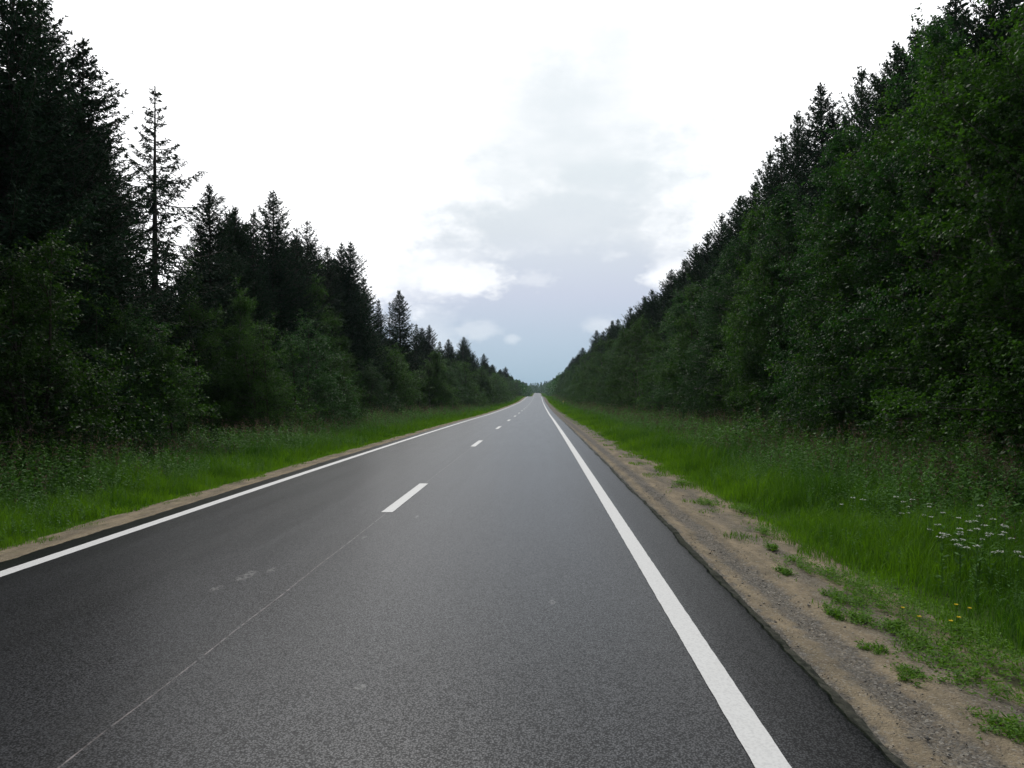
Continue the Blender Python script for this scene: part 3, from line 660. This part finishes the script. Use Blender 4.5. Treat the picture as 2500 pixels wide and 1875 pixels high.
def grass_side(right, seed):
    mb = MB(); r = np.random.default_rng(seed)
    # zones: y0, y1, density per m2, width
    for y0, y1, dens, wd in ((2.5, 9, 1500, .006), (9, 16, 950, .009), (16, 30, 480, .014), (30, 60, 190, .024), (60, 130, 60, .05), (130, 330, 14, .12), (330, 860, 2.5, .30)):
        xa, xb = (2.10, 8.6) if right else (-9.4, -5.45)
        n = int((xb - xa) * (y1 - y0) * dens); x, y = scatter(r, n, xa, xb, y0, y1)
        e = np.interp(y, [0, 10, 20, 45], [2.90, 2.85, 2.58, 2.52]) + .20 * fnoise(y, y * 0, 3, 1.1, 3) + .05 * fnoise(y, y * 0, 8, 6, 2) if right else -5.80 - .10 * fnoise(y, y * 0, 4, 1.1, 3) - .04 * fnoise(y, y * 0, 9, 6, 2)
        dd = (x - e) if right else (e - x)
        cl = fnoise(x, y, 40 + seed, 1.6, 4)
        keep = r.uniform(0, 1, n) < np.where(dd < -.04, np.clip((fnoise(x, y, 55, 2.4, 4) + .35 * dd / .7 - .05) * 1.6, 0, .7) * (dd > (-.85 if right else -.3)), np.clip((dd + .10) * 5 + .12 + .5 * cl * (dd < .35), 0, 1))
        x, y, dd, cl = x[keep], y[keep], dd[keep], cl[keep]; n = len(x)
        H = (.06 + .15 * np.clip(dd / .5, 0, 1) + .22 * np.clip((dd - .3) / 1.1, 0, 1)) * np.clip(1 + .40 * cl + .45 * fnoise(x, y, 61, 5.5, 2), .3, 2) * r.uniform(.5, 1.25, n)
        H *= 1 + .35 * fnoise(x, y, 71, 3.4, 2)
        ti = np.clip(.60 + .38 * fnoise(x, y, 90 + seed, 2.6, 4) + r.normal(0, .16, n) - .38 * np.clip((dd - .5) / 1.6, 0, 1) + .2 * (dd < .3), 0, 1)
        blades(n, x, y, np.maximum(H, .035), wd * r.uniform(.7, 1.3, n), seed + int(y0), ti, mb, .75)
    return mb
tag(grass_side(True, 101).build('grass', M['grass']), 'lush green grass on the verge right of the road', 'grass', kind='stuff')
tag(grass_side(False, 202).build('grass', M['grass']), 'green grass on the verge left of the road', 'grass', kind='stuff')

def weeds_side(right, seed):
    """leafy stems 0.4 to 1.1 m tall, with brownish seed heads kept as a second material"""
    mb = MB(); sd_ = MB(); r = np.random.default_rng(seed)
    for y0, y1, dens, sc_, nl in ((3.5, 10, 60, 1.0, 30), (10, 20, 50, 1.25, 24), (20, 45, 26, 1.7, 18), (45, 110, 9, 2.6, 14), (110, 330, 1.8, 4.5, 10)):
        xa, xb = (4.0, 9.3) if right else (-10.2, -6.3)
        if not right: xb = -5.9
        else: xa = 3.15
        n = int((xb - xa) * (y1 - y0) * dens * 1.5); x, y = scatter(r, n, xa, xb, y0, y1)
        dd = (x - 4.3) if right else (-6.9 - x); cl = fnoise(x, y, seed + 7, .8, 3)
        keep = r.uniform(0, 1, n) < np.clip(.34 + dd * .5 + .75 * cl, 0, 1); x, y, dd, cl = x[keep], y[keep], dd[keep], cl[keep]; n = len(x)
        H = (.26 + .16 * np.clip((dd + .8) / .8, 0, 1) + .46 * np.clip(dd / 2.2, 0, 1)) * (1 + .35 * cl) * r.uniform(.6, 1.25, n); z = gz(x, y) - .02
        q = r.uniform(0, 6.28, n); ln = r.uniform(0, .25, n)
        top = np.stack([x + np.cos(q) * ln * H, y + np.sin(q) * ln * H, z + H], 1); b = np.stack([x, y, z], 1)
        wd = .006 * sc_; S = np.stack([np.cos(q + 1.6), np.sin(q + 1.6), 0 * q], 1) * wd * .5
        mb.add(np.stack([b - S, b + S, top + S * .4, top - S * .4], 1), f4=np.arange(n * 4).reshape(-1, 4), tint4=.3)
        f = (np.arange(nl) + .5) / nl; f = .12 + .88 * f[None, :] * np.ones((n, 1)); ang = q[:, None] + np.arange(nl)[None] * 2.4
        B = b[:, None] + (top - b)[:, None] * f[..., None]; L = (.13 * (1.05 - f * .6) * np.clip(H, .4, 1)[:, None]) * math.sqrt(sc_) * r.uniform(.7, 1.3, (n, nl))
        A = np.stack([np.cos(ang), np.sin(ang), r.uniform(-.25, .75, (n, nl))], -1)
        ti = np.clip(.45 + .35 * cl[:, None] + r.normal(0, .2, (n, nl)), 0, 1)
        leaves(mb, B.reshape(-1, 3), A.reshape(-1, 3), np.array([0, 0, 1.]) + r.normal(0, .3, (n * nl, 3)), L.ravel(), L.ravel() * r.uniform(.28, .5, n * nl), ti.ravel())
        # seed heads / grass panicles on some
        k = r.uniform(0, 1, n) < .22 * np.clip(dd / 1.5, 0, 1); m = int(k.sum())
        if m:
            T = top[k] + [0, 0, .05]; nh = 9; g = r.uniform(-.5, 1, (m, nh, 1))
            C = T[:, None] + np.array([0, 0, .14]) * g * (1 + .2 * sc_) + r.normal(0, .012 * sc_, (m, nh, 3))
            leaves(sd_, C.reshape(-1, 3), r.normal(0, .5, (m * nh, 3)) + [0, 0, .8], r.normal(0, 1, (m * nh, 3)), .045 * sc_ ** .7, .014 * sc_, r.uniform(0, 1, m * nh))
    return mb, sd_
for rt, sd0, lb, lb2 in ((True, 300, 'tall leafy weeds between the grass and the right trees', 'brownish seed heads of wild grasses before the right trees'), (False, 400, 'tall leafy weeds between the grass and the left trees', 'brownish seed heads of wild grasses before the left trees')):
    a_, b_ = weeds_side(rt, sd0)
    tag(a_.build('weeds', M['weed']), lb, 'weeds', kind='stuff'); tag(b_.build('seed_heads', M['seed']), lb2, 'wild grass', kind='stuff')

def gravel():
    r = np.random.default_rng(66); mb = MB(); n = 9000; y = 1.2 + 15 * r.uniform(0, 1, n) ** 1.3; x = np.where(r.uniform(0, 1, n) < .55, r.choice([1.62, 1.92, 2.4], n, p=[.35, .45, .2]) + r.normal(0, .09, n), r.uniform(1.58, 2.95, n))
    s_ = .0022 * np.exp(r.normal(.45, .55, n)); s_ = np.minimum(s_, .016)
    z = zc(y) + np.interp(x, xr, zr) + .002; b = np.stack([x, y, z], 1)
    O = np.array([[1, 0, 0], [0, 1, 0], [-1, 0, 0], [0, -1, 0], [0, 0, .7], [0, 0, -.7]]); Vv = b[:, None] + O[None] * s_[:, None, None] * r.uniform(.6, 1.3, (n, 6, 1)) + r.normal(0, .2, (n, 6, 3)) * s_[:, None, None]
    T = np.array([[0, 1, 4], [1, 2, 4], [2, 3, 4], [3, 0, 4], [1, 0, 5], [2, 1, 5], [3, 2, 5], [0, 3, 5]]); F = (np.arange(n)[:, None, None] * 6 + T).reshape(-1, 3)
    mb.add(Vv, f3=F, tint3=np.repeat(r.uniform(0, 1, n), 8)); return mb
m, N = mat('pebble'); at = N.n('ShaderNodeAttribute', attribute_name='tint'); finish(N, principled(N, N.mix(at.outputs['Fac'], (.06, .058, .055), (.33, .30, .25)), .85, .2)); M['pebble'] = m
tag(gravel().build('gravel', M['pebble']), 'loose gravel scattered over the right sandy shoulder', 'gravel', kind='stuff')

# ------------------------------------------------------------------ single plants
def ground_at(u, v, zrel):
    """u,v in the 2500 wide photo; plant tip height above road level -> (x, y)"""
    d = ray(u / 1.1302, v / 1.1302); k = (zrel - EYE) / d[2]; return d[0] * k, d[1] * k
def crop6(a, b): return 1600 + a * .5879, 900 + b * .5879
def white_plant(x, y, h, seed, label, heads=4):
    r = np.random.default_rng(seed); o = empty('white_flower_plant', (x, y, float(gz(x, y)) - .01)); tag(o, label, 'wildflower', 'white umbel flowers in the right verge')
    st = MB(); fl = MB(); lf = MB()
    for k in range(heads):
        a = r.uniform(0, 6.28); sp = r.uniform(.03, .26) if k else 0; top = np.array([math.cos(a) * sp, math.sin(a) * sp, h * (1 if k == 0 else r.uniform(.66, 1.04))])
        base = np.array([0, 0, 0.]); mid = np.array([0, 0, h * .5]); P = np.stack([base, mid * .8 + top * .1, mid * .9 + top * .35, top]); tube(st, P, [.003, .0026, .002, .0015], 4, .5); fl = MB()
        R0 = r.uniform(.013, .026); n = 22; rr_ = np.sqrt(r.uniform(0, 1, n)) * R0; aa = r.uniform(0, 6.28, n)
        C = top + np.stack([rr_ * np.cos(aa), rr_ * np.sin(aa), .014 - 14 * rr_ ** 2 + r.normal(0, .003, n)], 1)
        for q in range(7):
            tip = top + np.array([math.cos(q * .9) * R0 * .7, math.sin(q * .9) * R0 * .7, .004]); tube(st, np.stack([top - [0, 0, .03], tip]), [.0012, .001], 3, .6)
        leaves(fl, C, np.stack([np.cos(aa), np.sin(aa), 0 * aa], 1), np.array([0, 0, 1.]) + r.normal(0, .2, (n, 3)), .014, .013, r.uniform(0, 1, n)); fl.build('flower_head', M['white_petal'], o)
    n = 34; f = r.uniform(.05, .8, n); a = r.uniform(0, 6.28, n)
    leaves(lf, np.stack([0 * f, 0 * f, f * h], 1), np.stack([np.cos(a), np.sin(a), r.uniform(0, .8, n)], 1), np.array([0, 0, 1.]) + r.normal(0, .3, (n, 3)), r.uniform(.04, .09, n), .020, r.uniform(.3, 1, n))
    st.build('stem', M['weed'], o); lf.build('leaves', M['weed'], o)
WP = [(1000, 535, 'large white umbel flower, farthest of the brighter ones in the right grass', 4), (1068, 547, 'white umbel flower right beside the farthest large one', 4), (1135, 578, 'white umbel flower below and right of the farthest pair', 3),
      (1195, 603, 'small white umbel flower between the farthest pair and the big patch', 2), (1260, 625, 'white umbel flower at the left start of the big patch', 4), (1350, 573, 'highest single white umbel flower above the big patch', 3),
      (1402, 630, 'wide white umbel flower at the right of the big patch', 5), (1338, 672, 'white umbel flower in the middle of the big patch', 4), (1265, 670, 'white umbel flower at the lower left of the big patch', 3),
      (1388, 690, 'white umbel flower low on the right of the big patch', 4), (1190, 690, 'lone white umbel flower left of the big patch', 2), (1335, 742, 'lowest white umbel flower, nearest to the sandy shoulder', 3),
      (1448, 655, 'small white umbel flower at the far right by the frame edge', 2), (820, 540, 'faint white umbel flower farthest left in the right grass', 3), (1300, 640, 'white umbel flower in the upper middle of the big patch', 3)]
for i, (a, b, lb, n) in enumerate(WP):
    x, y = ground_at(*crop6(a, b), .32); white_plant(x, y, .33 - float(gz(x, y)), 500 + i, lb, n)
def yellow_plant(x, y, h, seed, label):
    r = np.random.default_rng(seed); o = empty('yellow_flower_plant', (x, y, float(gz(x, y)) + .01)); tag(o, label, 'wildflower', 'yellow flowers at the edge of the shoulder')
    st = MB(); fl = MB(); tube(st, [[0, 0, 0], [.01, 0, h * .5], [.015, .01, h]], [.003, .0025, .002], 4, .5)
    n = 16; a = np.arange(n) * 2.4; leaves(st, np.tile([0, 0, .02], (n, 1)), np.stack([np.cos(a), np.sin(a), .5 + 0 * a], 1), np.tile([0, 0, 1.], (n, 1)) + r.normal(0, .2, (n, 3)), .07, .025, r.uniform(.3, 1, n))
    n = 22; a = np.arange(n) * 2.4; leaves(fl, np.tile([.015, .01, h], (n, 1)), np.stack([np.cos(a), np.sin(a), .25 + .5 * r.uniform(0, 1, n)], 1), np.tile([0, 0, 1.], (n, 1)), .017, .009, r.uniform(0, 1, n))
    st.build('stem', M['grass'], o); fl.build('flower_head', M['yellow_petal'], o)
YP = [(1022, 1003, 'yellow flower nearest the asphalt, left of the other yellow ones'), (1245, 990, 'yellow flower highest of the right yellow group'), (1300, 1005, 'yellow flower farthest right in the yellow group'),
      (1255, 1043, 'yellow flower in the middle of the yellow group'), (1222, 1058, 'yellow flower lowest of the right yellow group'), (1090, 1040, 'small yellow flower between the lone one and the group')]
for i, (a, b, lb) in enumerate(YP):
    x, y = ground_at(*crop6(a, b), .02); yellow_plant(x, y, .02 - float(gz(x, y)) - .0, 600 + i, lb)

def mugwort(x, y, h, seed, label):
    r = np.random.default_rng(seed); o = empty('mugwort', (x, y, float(gz(x, y)) - .02)); tag(o, label, 'weed', 'tall mugwort plants before the right trees')
    st = MB(); lf = MB()
    for s in range(7):
        hd = MB(); a0 = r.uniform(0, 6.28); ln = r.uniform(.03, .28); hh = h * r.uniform(.72, 1.0) if s else h; k = np.linspace(0, 1, 7)[:, None]
        P = np.array([math.cos(a0) * ln, math.sin(a0) * ln, 1.]) * k * hh * np.array([1, 1, 1.]); tube(st, P, np.linspace(.006, .002, 7), 4, .2)
        n = 120; f = r.uniform(.08, .93, n); ang = r.uniform(0, 6.28, n); B = np.stack([np.interp(f, k[:, 0], P[:, i]) for i in range(3)], 1)
        sp = .16 * (1.05 - f); B += np.stack([np.cos(ang) * sp * .6, np.sin(ang) * sp * .6, sp * .3], 1) * r.uniform(0, 1, n)[:, None]
        leaves(lf, B, np.stack([np.cos(ang), np.sin(ang), r.uniform(-.3, .7, n)], 1), np.array([0, 0, 1.]) + r.normal(0, .4, (n, 3)), r.uniform(.05, .12, n), .024, r.uniform(0, .7, n))
        n = 60; f = r.uniform(.68, 1.04, n); B = P[-1] * f[:, None]; leaves(hd, B + r.normal(0, .02, (n, 3)), r.normal(0, .5, (n, 3)) + [0, 0, .7], r.normal(0, 1, (n, 3)), .035, .012, r.uniform(0, .6, n)); hd.build('seed_head', M['seed'], o)
    st.build('stem', M['weed'], o); lf.build('leaves', M['weed'], o)
for i, (a, b, X0, lb) in enumerate([(1150, 262, 6.6, 'tall mugwort, leftmost of the dark stalks rising before the right trees'), (1225, 345, 6.3, 'shorter mugwort between the leftmost and the tallest stalk'), (1352, 248, 6.6, 'tallest mugwort near the right edge of the photo'),
                                    (1400, 282, 6.5, 'mugwort leaning just right of the tallest stalk'), (1478, 352, 6.3, 'mugwort closest to the right edge of the photo'), (925, 305, 7.2, 'mugwort farthest along the verge, left of the other stalks'), (770, 322, 7.4, 'small mugwort at the far end of the stalks by the right trees')]):
    u, v = crop6(a, b); d_ = ray(u / 1.1302, v / 1.1302); k_ = X0 / d_[0]; y = d_[1] * k_; mugwort(X0, y, EYE + d_[2] * k_ - float(gz(X0, y)), 700 + i, lb)

def tuft(x, y, rad, seed, label):
    r = np.random.default_rng(seed); o = empty('weed_tuft', (x, y, float(zc(y)) - .10)); tag(o, label, 'weed', 'low weeds spreading on the sandy shoulder')
    mb = MB(); nr = int(16 + 130 * rad); m = 26; a = r.uniform(0, 6.28, nr); Lr = rad * r.uniform(.35, 1.5, nr); st = r.normal(0, rad * .55, (nr, 2)) * [.8, 1.5]
    f = r.uniform(0, 1, (nr, m)); bend = r.normal(0, .8, nr)[:, None]; an = a[:, None] + bend * f
    C = np.stack([st[:, :1] + np.cos(an) * f * Lr[:, None] * .8, st[:, 1:] + np.sin(an) * f * Lr[:, None] * 1.4, .004 + .022 * np.abs(r.normal(0, 1, (nr, m)))], -1).reshape(-1, 3)
    C += r.normal(0, .008, C.shape) * [1, 1, 0]; n = len(C); b = r.uniform(0, 6.28, n)
    leaves(mb, C, np.stack([np.cos(b), np.sin(b), r.uniform(.0, .7, n)], 1), np.array([0, 0, 1.]) + r.normal(0, .4, (n, 3)), r.uniform(.012, .036, n), r.uniform(.006, .014, n), r.uniform(.3, 1, n))
    mb.build('leaves', M['grass'], o)
TF = [(465, 685, .17, 'round weed tuft alone on the shoulder, first past the far strip of tufts'), (485, 755, .06, 'tiny weed tuft below the round lone tuft'), (590, 820, .20, 'weed tuft in the middle of the shoulder left of the bigger mats'), (545, 858, .07, 'small sprig beside the middle shoulder tuft'),
      (750, 868, .20, 'weed mat right of the middle shoulder tuft'), (850, 915, .24, 'thick weed mat close to the grass edge'), (885, 985, .22, 'weed mat below the thick one by the grass'), (775, 970, .14, 'thin weed patch left of the mats by the grass'),
      (985, 970, .28, 'broad weed mat touching the grass with yellow flowers near'), (1130, 1060, .28, 'broad weed mat under the yellow flower group'), (1090, 1150, .18, 'weed tuft below the yellow flowers toward the asphalt'), (1200, 1215, .24, 'wide weed tuft right of the one below the yellow flowers'),
      (910, 1190, .08, 'small sprig near the dark gravel track'), (1000, 1095, .10, 'small weed patch left under the yellow flowers'), (110, 480, .20, 'farthest weed patch on the right shoulder'), (210, 560, .20, 'second farthest weed patch on the right shoulder'),
      (1385, 1325, .20, 'weed tuft near the lower right beyond the bare sand'), (1480, 1520, .12, 'sparse weed sprig at the lower right corner'), (1330, 1140, .26, 'weed mat in the thin grass right of the yellow flowers'), (1450, 1240, .26, 'weed mat in the thin grass at the right edge'),
      (855, 1055, .10, 'small weed patch beside the gravel track'), (1050, 1290, .09, 'tiny flat sprig on the gravel track'), (740, 1030, .08, 'tiny sprig on bare sand left of the mats'), (360, 590, .16, 'weed patch where grass meets the far shoulder')]
for i, (a, b, rd, lb) in enumerate(TF):
    x, y = ground_at(*crop6(a, b), -.11); tuft(x, y, rd * .85, 800 + i, lb)

# small pale marker post in the right verge, far off
y0 = 150.0; d_ = ray(1375 / 1.1302, 973 / 1.1302); X0 = d_[0] / d_[1] * y0; g0 = float(gz(X0, y0))
o = empty('marker_post', (X0, y0, g0)); tag(o, 'small pale yellow marker post far off in the right verge', 'marker post')
mb = MB(); tube(mb, [[0, 0, -.1], [0, 0, 1.0]], [.06, .06], 8); pm, N = mat('post_paint'); finish(N, principled(N, N.mix(N.noise(N.n('ShaderNodeTexCoord').outputs['Object'], 9), (.5, .46, .35), (.7, .64, .45)), .5)); mb.build('post', pm, o)
mb = MB(); q = np.array([[-.14, -.02, .72], [.14, -.02, .72], [.14, -.02, 1.02], [-.14, -.02, 1.02], [-.14, .0, .72], [.14, .0, .72], [.14, .0, 1.02], [-.14, .0, 1.02]]) - [0, .07, 0]
mb.add(q, f4=[[0, 1, 2, 3], [5, 4, 7, 6], [4, 0, 3, 7], [1, 5, 6, 2], [3, 2, 6, 7], [4, 5, 1, 0]]); pm, N = mat('plate_paint'); finish(N, principled(N, (.75, .58, .22), .4)); mb.build('plate', pm, o)

# ------------------------------------------------------------------ haze
hz = MB(); x0, x1, ya, yb, za, zb = -1520, 1520, -320, 2520, -3.2, 26
q = [[x, y, z] for z in (za, zb) for y in (ya, yb) for x in (x0, x1)]
hz.add(q, f4=[[0, 2, 3, 1], [4, 5, 7, 6], [0, 1, 5, 4], [2, 6, 7, 3], [0, 4, 6, 2], [1, 3, 7, 5]])
m = bpy.data.materials.new('haze_air'); m.use_nodes = True; m.node_tree.nodes.clear()
vo = m.node_tree.nodes.new('ShaderNodeVolumePrincipled'); vo.inputs['Density'].default_value = .00016; vo.inputs['Color'].default_value = (.72, .86, 1, 1)
oo = m.node_tree.nodes.new('ShaderNodeOutputMaterial'); m.node_tree.links.new(vo.outputs[0], oo.inputs['Volume'])
tag(hz.build('haze', m), 'thin bluish haze in the air along the road', 'haze', kind='stuff')
